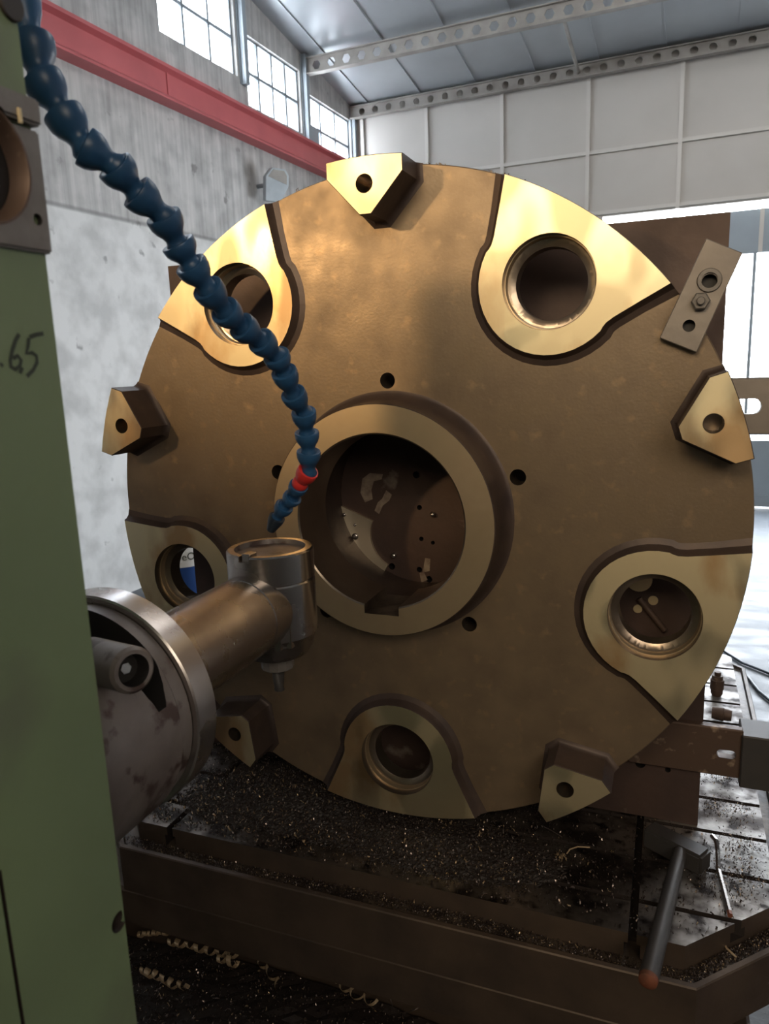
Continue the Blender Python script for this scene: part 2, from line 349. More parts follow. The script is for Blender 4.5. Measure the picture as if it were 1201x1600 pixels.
# floodlight on the left wall
L0 = atu(433, 287, UW+.34); c = bw(*L0)
lamp = thing('floodlight', 'grey floodlight housing on the concrete wall below the red beam', 'lamp', c)
lamp.rotation_euler = (0, 0, 0)
pts = [(.0, -.23, -.30), (0, .08, -.30), (0, .24, -.02), (0, .24, .16), (0, .17, .25), (0, -.10, .25), (0, -.23, .10)]
tilt = Matrix.Translation(c) @ Matrix.Rotation(-BY-R(28), 4, 'Z') @ Matrix.Rotation(R(8), 4, 'Y') @ Matrix.Scale(.82, 4)
bm = bmesh.new(); prism(bm, [tilt @ Vector((q[0]-.10, q[1], q[2])) for q in pts], tilt.to_3x3() @ Vector((.10, 0, 0))); bevel(bm, .008, 1); finish('housing', bm, 'ltgrey', lamp, 30)
bm = bmesh.new(); prism(bm, [tilt @ Vector((.0, q[1]*.8, q[2]*.8+.02)) for q in pts if q[2] > -.1] , tilt.to_3x3() @ Vector((.006, 0, 0))); finish('front_glass', bm, 'beam', lamp)
bm = bmesh.new(); tube(bm, [tilt @ Vector((-.1, 0, 0)), bw(UW, L0.y, L0.z)], .03, 8); finish('bracket', bm, 'frame', lamp, 40)

# ------------------------------------------------------------------ slotted table, tray, bed
ZT = -1.06
tab = thing('slotted_table', 'dark oily square steel table with long T slots under the big disc', 'machine table', (0, .9, ZT-.2))
TX, Y0, Y1, CH = 1.121, -.262, 2.06, .245
outline = [(-TX+CH, Y0), (TX-CH, Y0), (TX, Y0+CH), (TX, Y1-CH), (TX-CH, Y1), (-TX+CH, Y1), (-TX, Y1-CH), (-TX, Y0+CH)]
bm = bmesh.new(); prism(bm, [(x, y, ZT) for x, y in outline], (0, 0, -.073), 0, 1)
top = finish('table_top', bm, ['table', 'tray', 'slot'], tab)
c = bmesh.new(); y = -.127
while y < Y1-.1:
    box(c, (-1.3, y-.009, ZT-.028), (1.3, y+.009, ZT+.02), 2); y += .1985
cut(top, c)
c = bmesh.new(); y = -.127
while y < Y1-.1:
    box(c, (-1.3, y-.019, ZT-.055), (1.3, y+.019, ZT-.026), 2); y += .1985
cut(top, c)
c = bmesh.new()
for x in (.745, -.745): box(c, (x-.011, Y0-.1, ZT-.06), (x+.011, Y1+.1, ZT+.02), 2); box(c, (x-.021, Y0-.1, ZT-.12), (x+.021, Y0+.06, ZT-.03), 2)
cut(top, c)
for p in top.data.polygons: p.use_smooth = False
bm = bmesh.new(); box(bm, (-.8, .1, ZT-.251), (.8, 1.75, ZT-.0735)); finish('saddle', bm, 'tray', tab)

def offset_out(d): # octagon pushed out by d
    k = math.tan(R(22.5))*d
    return [(-TX+CH-k, Y0-d), (TX-CH+k, Y0-d), (TX+d, Y0+CH-k), (TX+d, Y1-CH+k), (TX-CH+k, Y1+d), (-TX+CH-k, Y1+d), (-TX-d, Y1-CH+k), (-TX-d, Y0+CH-k)]
tray = thing('coolant_tray', 'brown steel coolant tray with a low rim all round the slotted table', 'tray', (0, .9, ZT-.3))
def ringloft(bm, loops, mis):
    vs = [[bm.verts.new((x, y, z)) for x, y in offset_out(d)] for d, z in loops]
    for i in range(len(vs)-1):
        for k in range(8): bm.faces.new([vs[i][k], vs[i][(k+1) % 8], vs[i+1][(k+1) % 8], vs[i+1][k]]).material_index = mis[i]
ZR = -1.124
bm = bmesh.new()
ringloft(bm, [(-.12, -1.134), (.046, -1.132), (.050, ZR+.001), (.052, ZR+.004), (.066, ZR+.004), (.069, ZR), (.069, -1.285), (.03, -1.31), (-.12, -1.31), (-.12, -1.134)], [1, 1, 0, 0, 0, 0, 0, 0, 0])
for v in bm.verts:
    pass
finish('rim_channel', bm, ['tray', 'trayin'], tray, 25)
bm = bmesh.new(); box(bm, (-1.35, -.30, -1.46), (1.05, 2.2, -1.312)); bevel(bm, .01, 1)
bed = tag(finish('machine_bed', bm, 'tray'), 'dark brown machine bed casting below the coolant tray', 'machine bed')
b2 = bmesh.new(); b2.from_mesh(bed.data); box(b2, (-1.2, -.12, ZF), (.95, 2.0, -1.455)); b2.to_mesh(bed.data); b2.free()
# chip pan in front of the bed
bm = bmesh.new(); box(bm, (-1.6, -1.35, -1.72), (1.6, -.13, -1.70)); box(bm, (-1.6, -1.36, -1.72), (1.6, -1.34, -1.58)); box(bm, (-1.6, -1.36, ZF), (-1.5, -.13, -1.72)); box(bm, (1.5, -1.36, ZF), (1.6, -.13, -1.72))
tag(finish('chip_pan', bm, 'trayin'), 'dark steel pan full of swarf on the floor in front of the machine bed', 'pan')

# ------------------------------------------------------------------ angle plate behind the disc
YP = .29
ap = thing('angle_plate', 'large dark brown square steel angle plate standing behind the disc', 'fixture plate', (0, YP, ZT))
bm = bmesh.new(); box(bm, (-.955, YP, ZT+.001), (.921, YP+.07, .835)); 
pl = finish('upright_plate', bm, ['plate', 'dark'], ap)
c = bmesh.new()
for px, py, r in ((1000, 1193, .016), (1020, 1172, .013), (1060, 1178, .017), (1043, 1203, .009), (650, 742, .012), (655, 793, .009), (658, 842, .008), (676, 848, .007), (676, 804, .010), (612, 885, .012), (655, 890, .010), (574, 887, .009), (670, 905, .012)):
    q = at(px, py, 1, YP); cyl(c, (q.x, YP-.02, q.z), (q.x, YP+.045, q.z), r, 20, 1)
cut(pl, c)
q = at(580, 832, 1, YP); HX, HZ = q.x+.125, q.z-.005
bm = bmesh.new(); n = 40; vv = []
for k in range(n+1):
    a = R(157)+R(83)*k/n; ca, sa = math.cos(a), math.sin(a)
    vv.append([bm.verts.new((HX+r_*ca, y_, HZ+r_*sa)) for r_, y_ in ((.125, YP-.012), (.27, YP-.012), (.27, YP-.0005), (.125, YP-.0005))])
for k in range(n):
    for i_ in range(4): bm.faces.new([vv[k][i_], vv[k][(i_+1) % 4], vv[k+1][(i_+1) % 4], vv[k+1][i_]])
bm.faces.new(vv[0]); bm.faces.new(vv[-1][::-1])
arc = finish('machined_arc', bm, 'ringface', ap, 30, label='bright turned arc seen through the hub')
for px, py, r in ((538, 804, .007), (555, 820, .005), (555, 838, .012), (615, 868, .009), (574, 888, .007), (676, 804, .008)):  # steel domes added where light shows through small holes
    q = at(px, py, 1, YP-.01); bm = bmesh.new(); lathe(bm, (q.x, YP-.001, q.z), (q.x, YP-.03, q.z), [(0, 0), (0, r), (.013, r), (.016, r*.8), (.018, 0)], 20); finish('hole_glint', bm, 'steel', ap, 50, label='steel dome standing in for light through a small hole')
rc = random.Random(5)
for pts in ([(603, 766), (612, 773), (608, 782), (598, 790), (592, 803), (585, 798), (590, 785), (597, 779)], [(566, 748), (578, 739), (598, 741), (596, 749), (584, 752), (580, 765), (582, 780), (570, 785), (563, 770)], [(664, 872), (672, 873), (671, 892), (660, 895)], [(655, 895), (662, 894), (668, 906), (658, 910)]):
    P_ = [at(x, y, 1, YP-.0006) for x, y in pts]; bm = bmesh.new(); bm.faces.new([bm.verts.new(q_) for q_ in P_]); finish('scrape_mark', bm, 'girt2', ap, label='pale dried smear on the plate')
bm = bmesh.new(); box(bm, (-.955, YP+.07, ZT+.001), (.921, 1.0, ZT+.08)); finish('foot', bm, 'plate', ap)
for x in (-.6, .55):
    bm = bmesh.new(); prism(bm, [(x, YP+.07, ZT+.08), (x, .95, ZT+.08), (x, YP+.07, .5)], (.06, 0, 0)); finish('gusset', bm, 'plate', ap)
for px, py, r in ((998, 905, .040), (1020, 938, .015), (996, 951, .014)):  # discs coloured straw in place of lit holes in the plate
    q = at(px, py, 1, YP); bm = bmesh.new(); cyl(bm, (q.x, YP-.004, q.z), (q.x, YP+.003, q.z), r, 28, 0, None, .001); finish('lit_hole', bm, 'bronze', ap, 40, label='straw coloured disc standing in for a lit hole')
a = at(998, 935, 1, YP-.015); b = at(1038, 985, 1, YP-.015); bm = bmesh.new(); tube(bm, [a, b], .010, 10)
tag(finish('rusty_rod', bm, 'rustbar', smooth=40), 'thin rusty rod on the plate seen through the right hand disc hole', 'rod')
# standoff between plate and disc
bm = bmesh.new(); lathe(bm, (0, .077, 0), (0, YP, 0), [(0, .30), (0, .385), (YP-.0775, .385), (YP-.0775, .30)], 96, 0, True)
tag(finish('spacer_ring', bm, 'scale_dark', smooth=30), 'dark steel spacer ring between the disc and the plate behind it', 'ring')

# flat bars bolted to the plate's right edge
def bar(name, lo, hi, m_, label, hole=None, slot=None):
    bm = bmesh.new(); box(bm, lo, hi); bevel(bm, .004, 1); o = finish(name, bm, [m_, 'dark'])
    if hole:
        c = bmesh.new(); x, z, r = hole; pts = [(x+(-.014 if k > 6 and k < 18 else .014)+r*math.cos(2*pi*k/24), lo[1]-.1, z+r*math.sin(2*pi*k/24)) for k in range(24)]
        prism(c, pts, (0, hi[1]-lo[1]+.2, 0)); cut(o, c)
    return tag(o, label, 'bar', 'flat bars at the right of the plate')
bar('flat_bar', (.80, YP-.032, .222), (1.45, YP-.001, .382), 'greybar', 'upper grey flat bar with a slotted hole, level with the small right block', (.990, .302, .022))
bar('flat_bar', (.70, YP-.032, -.853), (1.035, YP-.001, -.69), 'rustbar', 'lower rusty flat bar with a round hole beside the plate foot', (.99, -.775, .014))
bar('flat_bar', (1.030, YP-.045, -.875), (1.50, YP+.08, -.70), 'handle', 'thick dark bar end continuing the lower rusty bar to the right')

# ------------------------------------------------------------------ the big disc
HB, HS, HH = .0314, .127, .1169
RB, RS = .8056, .9305
disc = thing('machined_disc', 'large round brown steel disc with five holed pads and a central hub ring', 'machine part', (0, 0, 0))
YB = .076
bm = bmesh.new(); cyl(bm, (0, 0, 0), (0, YB, 0), 1.0, 256, 0, None, .003)
plate = finish('disc_plate', bm, ['scale', 'bore', 'machined'], disc)
PH = [126-72*k for k in range(5)]; PS = [90-72*k for k in range(5)]
c = bmesh.new()
for a in PH:
    x, z = RB*math.cos(R(a)), RB*math.sin(R(a)); cyl(c, (x, -.05, z), (x, .015, z), .1235, 72, 1)
cyl(c, (0, -.05, 0), (0, .2, 0), .300, 128, 1)
for k in range(5):
    a = R(90-72*k); cyl(c, (.4074*math.cos(a), -.05, .4074*math.sin(a)), (.4074*math.cos(a), .2, .4074*math.sin(a)), .0235, 32, 1)
cut(plate, c)
c = bmesh.new()
for a in PH:
    x, z = RB*math.cos(R(a)), RB*math.sin(R(a)); lathe(c, (x, .0145, z), (x, .2, z), [(0, 0), (0, .112), (.008, .096), (.18, .096), (.18, 0)], 72, 1)
cut(plate, c)

def canon_to_world(a, s, t, y):      # s sideways (clockwise positive), t outward along the radius at angle a
    ca, sa = math.cos(R(a)), math.sin(R(a)); return Vector((t*ca + s*sa, y, t*sa - s*ca))
def clampr(s, t, rmax):
    r = math.hypot(s, t)
    return (s*rmax/r, t*rmax/r) if r > rmax else (s, t)
def offs(pl_, d):
    out = []; n = len(pl_)
    for i in range(n):
        p0, p1, p2 = Vector(pl_[i-1]), Vector(pl_[i]), Vector(pl_[(i+1) % n])
        n1 = Vector(((p1-p0).y, -(p1-p0).x)).normalized(); n2 = Vector(((p2-p1).y, -(p2-p1).x)).normalized()
        b = (n1+n2); b = b.normalized() if b.length > 1e-6 else n1; k = d/max(b.dot(n1), .5); q = p1 + b*k; out.append((q.x, q.y))
    return out
def boss(name, outl, a, h, fil, mats, hole=None, rmax=.9995, hd=.03):
    n = len(outl); layers = []
    prof = [(fil, -.0005), (fil*.55, fil*.14), (fil*.2, fil*.45), (0, fil)] if fil < h else [(h*.9, -.0005), (h*.35, h*.2), (h*.08, h*.6)]
    prof += [(0, h-.0025), (-.002, h)]
    bm = bmesh.new()
    for d, y in prof:
        lp = [clampr(s, t, rmax) for s, t in offs(outl, d)]; layers.append([bm.verts.new(canon_to_world(a, s, t, -y)) for s, t in lp])
    for i in range(len(layers)-1):
        for k in range(n): bm.faces.new([layers[i][k], layers[i][(k+1) % n], layers[i+1][(k+1) % n], layers[i+1][k]]).material_index = 1
    bm.faces.new(layers[-1]).material_index = 0; bm.faces.new(layers[0][::-1]).material_index = 1
    o = finish(name, bm, mats, disc, 35)
    if hole:
        t, r = hole; c = bmesh.new(); p = canon_to_world(a, 0, t, 0); cyl(c, (p.x, -h-.05, p.z), (p.x, hd, p.z), r, 72, 2); cut(o, c)
    return o
# pad outline, counter-clockwise in (s,t)
pad = []
a0 = math.atan2(.966, .26)
for k in range(15): # rim arc from right tip to left tip
    a = a0 + (pi-2*a0)*k/14; pad.append((math.cos(a)*1.0, math.sin(a)*1.0))
pad += [(-.222, .885), (-.194, .824), (-.187, .803), (-.1865, .790)]
for k in range(21):
    a = R(188) + R(164)*k/20; pad.append((.190*math.cos(a), RB+.190*math.sin(a)))
pad += [(.1865, .790), (.187, .803), (.194, .824), (.222, .885)]
blk = []
a0 = math.atan2(.994, .110)
for k in range(7):
    a = a0+(pi-2*a0)*k/6; blk.append((math.cos(a), math.sin(a)))
blk += [(-.110, .951), (-.017, .852), (.017, .852), (.110, .951)]
WHERE = ['upper left', 'upper right', 'right', 'bottom', 'left']
for i, a in enumerate(PH):
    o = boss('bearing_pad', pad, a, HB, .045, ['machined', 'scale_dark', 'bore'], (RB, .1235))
    p = canon_to_world(a, 0, RB, 0)
    bm = bmesh.new(); lathe(bm, (p.x, -.004, p.z), (p.x, .06, p.z), [(0, .1232), (.0, .1195), (.006, .1175), (.020, .1165), (.020, .1232)], 72, 0, True); finish('seat_ring', bm, 'turned', o, 30)
for i, a in enumerate(PS):
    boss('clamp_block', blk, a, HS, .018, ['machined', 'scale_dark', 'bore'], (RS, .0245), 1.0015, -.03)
# hub
bm = bmesh.new()
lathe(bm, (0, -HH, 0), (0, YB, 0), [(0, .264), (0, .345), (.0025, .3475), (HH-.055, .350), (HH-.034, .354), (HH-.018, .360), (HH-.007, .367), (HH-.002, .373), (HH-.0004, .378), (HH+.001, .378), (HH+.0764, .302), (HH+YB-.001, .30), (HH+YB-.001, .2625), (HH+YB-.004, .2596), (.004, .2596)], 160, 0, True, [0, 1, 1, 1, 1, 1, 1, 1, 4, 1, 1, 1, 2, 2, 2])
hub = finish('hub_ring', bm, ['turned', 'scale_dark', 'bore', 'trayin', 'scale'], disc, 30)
c = bmesh.new(); box(c, (-.055, -.3, -.282), (.055, .3, -.1), 3); cut(hub, c)

# strap clamp on the disc, top right
st = thing('strap_clamp', 'grey steel clamp strap with a hex nut on the upper right of the disc', 'clamp', (.84, -.015, .58))
c4 = [at(1030, 528, 1, -.03), at(1088, 551, 1, -.03), at(1160, 395, 1, -.03), at(1103, 372, 1, -.03)]
bm = bmesh.new(); prism(bm, c4, (0, .029, 0)); bevel(bm, .002, 1); sb = finish('strap', bm, ['greybar', 'dark'], st)
c = bmesh.new()
for px, py, r in ((1108, 440, .018), (1076, 509, .015)):
    q = at(px, py, 1, -.03); cyl(c, (q.x, -.06, q.z), (q.x, -.006, q.z), r, 24, 1)
cut(sb, c)
q = at(1108, 438, 1, -.03); bm = bmesh.new(); lathe(bm, (q.x, -.037, q.z), (q.x, -.03, q.z), [(0, .0185), (0, .027), (.006, .029), (.006, .0185)], 32, 0, True); finish('washer', bm, 'castiron', st, 30)
q = at(1094, 471, 1, -.03); bm = bmesh.new(); lathe(bm, (q.x, -.052, q.z), (q.x, -.03, q.z), [(0, 0), (0, .019), (.003, .0225), (.021, .0225), (.021, 0)], 6, 0); hn = finish('hex_nut', bm, 'castiron', st)
bm = bmesh.new(); cyl(bm, (q.x, -.064, q.z), (q.x, -.05, q.z), .010, 20, 0, None, .002); finish('stud', bm, 'castiron', hn, 40)
# ------------------------------------------------------------------ milling head
AX, AZ = -.205, -.165
mh = thing('milling_head', 'right angle milling head on a thick bright arm in front of the disc, left', 'milling head', (AX, -1.3, AZ))
def ycyl(bm, prof, seg=96, ax=AX, az=AZ, mi=0, mis=None): # prof in absolute y
    y0 = prof[0][0]; lathe(bm, (ax, y0, az), (ax, y0+1, az), [(y-y0, r) for y, r in prof], seg, mi, False, mis)
bm = bmesh.new(); ycyl(bm, [(-1.058, 0), (-1.058, .216), (-1.055, .2195), (-1.003, .2195), (-1.0, .2165), (-1.0, 0)]); finish('ring_flange', bm, 'steel', mh, 30)
TXc, TZc = -.182, -.150
bm = bmesh.new(); ycyl(bm, [(-.998, 0), (-.998, .1015), (-.60, .1015), (-.597, .0995), (-.594, .1015), (-.47, .1015), (-.46, .095), (-.46, 0)], 96, TXc, TZc); finish('arm_tube', bm, 'arm', mh, 30)
bm = bmesh.new(); ycyl(bm, [(-1.50, 0), (-1.50, .214), (-1.10, .214), (-1.09, .206), (-1.06, .206), (-1.06, 0)]); body = finish('gear_housing', bm, ['casting', 'dark'], mh, 30)
# kidney shaped recess near the flange
c = bmesh.new(); n = 14; vs = []
for k in range(n+1):
    a = R(122) - R(106)*k/n; w = .040*min(1, .25+math.sin(pi*k/n)*1.1)
    for rr in (.135, .26):
        for yy in (-1.135-w, -1.135+w): vs.append(c.verts.new((AX+rr*math.cos(a), yy, AZ+rr*math.sin(a))))
for k in range(n):
    b0, b1 = 4*k, 4*k+4
    for i, j in ((0, 1), (1, 3), (3, 2), (2, 0)): c.faces.new([vs[b0+i], vs[b0+j], vs[b1+j], vs[b1+i]]).material_index = 1
c.faces.new([vs[0], vs[2], vs[3], vs[1]]).material_index = 1; c.faces.new([vs[4*n+1], vs[4*n+3], vs[4*n+2], vs[4*n]]).material_index = 1
cut(body, c)
# bolt boss across the recess
b0 = at(150, 1050, 1, -1.27); q = at(199, 1045, 1, -1.24)
dirn = (q-b0).normalized(); face = q
bm = bmesh.new(); ax_ = Vector((.93, -.36, .12)).normalized()
lathe(bm, face-ax_*.12, face+ax_*.02, [(0, 0), (0, .036), (.134, .036), (.14, .031), (.14, .025), (.11, .022), (.11, 0)], 40, 0, False, [0, 0, 0, 0, 1, 1]); bb = finish('bolt_boss', bm, ['casting', 'dark'], mh, 35)
bm = bmesh.new(); cyl(bm, face-ax_*.02, face-ax_*.004, .009, 6); finish('socket_screw', bm, 'steel', bb)
# vertical cutter head
HXc, HYc, hr = -.172, -.45, .1125
zt, zb = .0, -.285
hd = bmesh.new()
lathe(hd, (HXc, HYc, zt), (HXc, HYc, zb), [(.012, 0), (.012, .088), (0, .092), (0, .108), (.004, hr), (.075, hr), (.079, hr-.003), (.083, hr), (.225, hr), (.232, hr-.006), (.262, .100), (.285, .085), (.285, 0)], 96, 0, False, [1, 1, 0, 0, 0, 0, 0, 0, 0, 0, 0, 0])
ho = finish('cutter_head', hd, ['arm', 'casting'], mh, 30)
q = at(388, 868, 2, 0.0); kd = Vector((q.x-HXc, q.y-HYc, 0)).normalized(); km = Matrix.Translation(Vector((HXc, HYc, 0))) @ kd.to_track_quat('X', 'Z').to_matrix().to_4x4()
c = bmesh.new(); box(c, (.078, -.016, -.014), (.14, .016, .03), 0, km); cut(ho, c)
bm = bmesh.new(); box(bm, (.072, -.012, -.016), (.104, .012, .006), 0, km); bevel(bm, .002, 1); finish('drive_key', bm, 'arm', ho)
bm = bmesh.new(); lathe(bm, (HXc, HYc-.095, -.10), (HXc, HYc-.13, -.10), [(0, 0), (0, .04), (.02, .038), (.024, .03), (.024, 0)], 32)
bm.free()
bm = bmesh.new(); box(bm, (-.14, -.545, -.262), (-.085, -.40, -.10)); bevel(bm, .02, 3); finish('side_rib', bm, 'arm', ho, 40)
bm = bmesh.new(); lathe(bm, (HXc, HYc, -.28), (HXc, HYc, -.34), [(0, 0), (0, .040), (.022, .040), (.024, .044), (.05, .044), (.054, .038), (.054, 0)], 12, 0); cn = finish('collet_nut', bm, 'castiron', mh)
bm = bmesh.new(); n = 26
rings = []
for i in range(n+1):
    z = -.333-.066*i/n; tw = i/n*2.6; ring = []
    for k in range(24):
        a = 2*pi*k/24; rr = .0165*(.62+.38*abs(math.cos(a-tw)))**.8 if i < n else .012; ring.append(bm.verts.new((HXc+rr*math.cos(a), HYc+rr*math.sin(a), z)))
    rings.append(ring)
for i in range(n):
    for k in range(24): bm.faces.new([rings[i][k], rings[i][(k+1) % 24], rings[i+1][(k+1) % 24], rings[i+1][k]])
bm.faces.new(rings[0][::-1]); bm.faces.new(rings[-1]); finish('end_mill', bm, 'handle', cn, 40)

# ------------------------------------------------------------------ green headstock column
XC = .20; YE = -1.474
gc = thing('machine_column', 'green painted machine housing filling the left edge, with 6,5 written on it', 'machine', (-.2, -2.0, ZF))
bm = bmesh.new(); box(bm, (-.75, -2.75, ZF+.001), (XC, YE, 1.08)); bevel(bm, .006, 2)
gb = finish('green_housing', bm, ['green', 'slot'], gc, 30)
bm = bmesh.new()   # shallow panel seam near the camera side
c = bmesh.new(); pa, pb = at(0, 1360, 0, XC), at(35, 1600, 0, XC)
box(c, (XC-.006, (pa.y+pb.y)/2-.0022, -1.2), (XC+.01, (pa.y+pb.y)/2+.0022, (pa.z+.0)), 1)
q = at(186, 1440, 0, XC); cyl(c, (XC-.03, q.y, q.z), (XC+.02, q.y, q.z), .0125, 28, 1)
cut(gb, c); bm.free()
# grey cast bearing bracket
ya = -1.4745
tz0, tz1 = at(40, 155, 0, XC).z, at(40, 392, 0, XC).z
bm = bmesh.new(); box(bm, (XC-.02, -2.0, tz1), (XC+.006, ya, tz0-.028)); box(bm, (XC-.02, -2.0, tz0-.024), (XC+.010, ya+.001, tz0)); bevel(bm, .0025, 2)
br = finish('bearing_bracket', bm, ['castiron', 'dark', 'castiron'], gc, 30, label='grey cast iron bracket with a large bore')
c = bmesh.new(); e = at(42, 282, 0, XC); rb_ = .055; yb = e.y-rb_; zb_ = at(30, 268, 0, XC).z
cyl(c, (XC-.015, yb, zb_), (XC+.03, yb, zb_), rb_, 72, 1)
q = at(59, 343, 0, XC+.006); cyl(c, (XC-.01, q.y, q.z), (XC+.03, q.y, q.z), .0055, 20, 1)
cut(br, c)
c = bmesh.new(); cyl(c, (XC-.12, yb, zb_), (XC+.03, yb, zb_), rb_-.003, 72, 1); cut(gb, c)
bm = bmesh.new(); lathe(bm, (XC-.014, yb, zb_), (XC+.02, yb, zb_), [(0, .048), (.019, .0515), (.0205, .0525), (.0205, .0548), (0, .0548)], 72, 0, True); finish('bore_ring', bm, 'rustbar', br, 30)
bm = bmesh.new(); q = at(30, 180, 0, XC+.010); box(bm, (q.x, q.y-.002, q.z-.007), (q.x+.002, q.y+.0015, q.z+.006)); finish('brass_pin', bm, 'bronze', br, label='small brass coloured pin')
q = at(15, 8, 0, XC); bm = bmesh.new(); cyl(bm, (XC-.001, q.y, q.z), (XC+.004, q.y, q.z), .014, 28, 0, None, .001); finish('plug_cap', bm, 'slot', gc, 40)
# hand writing .6,5
STROKES = [[(30, 522), (24, 532), (19, 548), (16, 563), (17, 573), (24, 577), (31, 572), (33, 563), (28, 556), (20, 560)], [(4, 568), (1, 572)], [(35, 574), (31, 583)],
           [(45, 528), (44, 540), (41, 552), (50, 551), (57, 556), (58, 566), (52, 578), (42, 588)], [(46, 527), (56, 523), (68, 521)]]
bm = bmesh.new()
for s in STROKES:
    P3 = [at(x, y, 0, XC+.0006) for x, y in s]; w = .0021
    prev = None
    for i, p in enumerate(P3):
        d = (P3[min(i+1, len(P3)-1)]-P3[max(i-1, 0)]).normalized(); nrm = Vector((1, 0, 0)).cross(d).normalized()
        a_, b_ = bm.verts.new(p+nrm*w), bm.verts.new(p-nrm*w)
        if prev: bm.faces.new([prev[0], a_, b_, prev[1]])
        prev = (a_, b_)
finish('marker_writing', bm, 'ink', gb, label='black handwritten 6,5')

# ------------------------------------------------------------------ segmented coolant hose
HP = [(50, 62), (64, 122), (97, 176), (131, 228), (178, 258), (212, 299), (254, 336), (277, 379), (297, 412), (323, 449), (350, 484), (376, 509), (406, 531), (431, 555), (443, 580), (457, 614), (474, 643), (479, 675), (482, 705), (482, 735), (467, 758), (458, 776), (445, 790), (433, 808), (423, 828)]
ZD = [1.00, 1.00, 1.01, 1.02, 1.04, 1.07, 1.10, 1.13, 1.15, 1.18, 1.22, 1.26, 1.30, 1.34, 1.37, 1.41, 1.45, 1.48, 1.50, 1.52, 1.55, 1.58, 1.60, 1.62, 1.64]
P3 = [atZ(x, y, z) for (x, y), z in zip(HP, ZD)]
hose = thing('coolant_hose', 'blue segmented plastic coolant hose with a red joint hanging across the picture', 'hose', P3[0])
def segment(a, b, r, m_, name, lab=None):
    L_ = (b-a).length; bm = bmesh.new()
    pr = [(L_*.04, r*.60), (-L_*.02, r*.86), (0, r*.97), (L_*.06, r*1.0), (L_*.30, r*.97), (L_*.50, r*.84), (L_*.68, r*.64), (L_*.82, r*.55), (L_*.93, r*.58), (L_*1.10, r*.72), (L_*1.25, r*.66), (L_*1.3, r*.5)]
    lathe(bm, a, b, pr, 28); finish(name, bm, m_, hose, 50, label=lab)
p0 = P3[0]; pm = P3[0] + (P3[0]-P3[1])*.8 + Vector((-.01, 0, .03))
segment(pm, p0, .027, 'blue', 'hose_segment')
for i in range(len(P3)-1):
    r = .0288-.0040*min(1, i/14) if i < 19 else .0205
    if i in (19,): segment(P3[i], P3[i+1], .0225, 'red_plastic', 'red_joint', 'red hose joint'); rj = bpy.data.objects['red_joint']
    elif i >= 23:
        bm = bmesh.new(); L_ = (P3[i+1]-P3[i]).length; lathe(bm, P3[i], P3[i+1], [(0, 0), (0, .018), (.010, .0175), (L_*.7, .013), (L_, .010), (L_, .006), (L_*.8, .006)], 24); finish('nozzle', bm, 'black', hose, 40, label='black hose nozzle')
    else: segment(P3[i], P3[i+1], r, 'blue', 'hose_segment')
# second half of the red joint: the ball inside the next socket
bm = bmesh.new(); a, b = P3[19], P3[20]; bmesh.ops.create_uvsphere(bm, u_segments=24, v_segments=16, radius=.0175, matrix=Matrix.Translation(a+(b-a)*.88)); finish('red_ball', bm, 'red_plastic', rj, 60, label='red ball end')
# ------------------------------------------------------------------ loose tools on the table
ml = thing('mallet', 'heavy mallet lying on the table corner, its handle pointing to the front', 'mallet', at(1060, 1340, 2, ZT))
h0 = at(1062, 1332, 2, ZT+.050); h1 = at(1013, 1528, 2, ZT+.032)
bm = bmesh.new(); tube(bm, [h0, h0.lerp(h1, .5), h1], .0215, 20, 0, [.020, .022, .0235]); finish('handle', bm, 'handle', ml, 40)
bm = bmesh.new(); d = (h1-h0).normalized(); tube(bm, [h1-d*.002, h1+d*.012, h1+d*.018], .02, 20, 0, [.0235, .022, .012]); finish('handle_tip', bm, 'copper', ml, 40, label='orange worn handle tip')
e0 = at(1012, 1296, 2, ZT+.05); e1 = at(1103, 1342, 2, ZT+.05); xd = (e1-e0).normalized(); L_ = (e1-e0).length
mt = Matrix.Translation((e0+e1)/2 + Vector((0, 0, .0))) @ xd.to_track_quat('X', 'Z').to_matrix().to_4x4()
bm = bmesh.new(); box(bm, (-L_/2, -.033, -.046), (L_/2, .033, .02), 0, mt); bevel(bm, .008, 2); finish('mallet_head', bm, 'handle', ml, 30)
# hex key
k = [at(1112, 1306, 2, ZT+.03), at(1118, 1313, 2, ZT+.03), at(1121, 1330, 2, ZT+.02), at(1122, 1360, 2, ZT+.012), at(1139, 1425, 2, ZT+.012)]
bm = bmesh.new(); tube(bm, k, .0075, 6)
hk = tag(finish('hex_key', bm, 'steel'), 'bent steel hex key lying right of the mallet', 'hex key')
bm = bmesh.new(); d = (k[-1]-k[-2]).normalized(); tube(bm, [k[-1]-d*.001, k[-1]+d*.014], .0078, 6); finish('worn_end', bm, 'copper', hk, label='orange end')
# jack sockets at the far right of the table
j0 = at(1119, 1088, 2, ZT+.001); j0 = at(1119, 1086, 2, ZT+.001)
jk = thing('screw_jack', 'small brown screw jack standing on the far right of the table', 'jack', j0)
bm = bmesh.new(); lathe(bm, j0, j0+Vector((0, 0, 1)), [(0, 0), (0, .020), (.012, .026), (.03, .026), (.032, .029), (.075, .029), (.078, .024), (.095, .022), (.095, 0)], 32); finish('jack_body', bm, 'rustbar', jk, 35)
bm = bmesh.new(); cyl(bm, j0+Vector((0, 0, .094)), j0+Vector((0, 0, .112)), .014, 24, 0, None, .002); finish('jack_screw', bm, 'rustbar', jk, 40)
j1 = at(1112, 1113, 2, ZT+.029)+Vector((0, 0, 0)); j2 = j1+Vector((.075, -.01, 0))
bm = bmesh.new(); lathe(bm, j1, j2, [(0, 0), (0, .024), (.02, .027), (.045, .028), (.047, .025), (.06, .025), (.075, .022), (.075, .012), (.05, .010), (.05, 0)], 32)
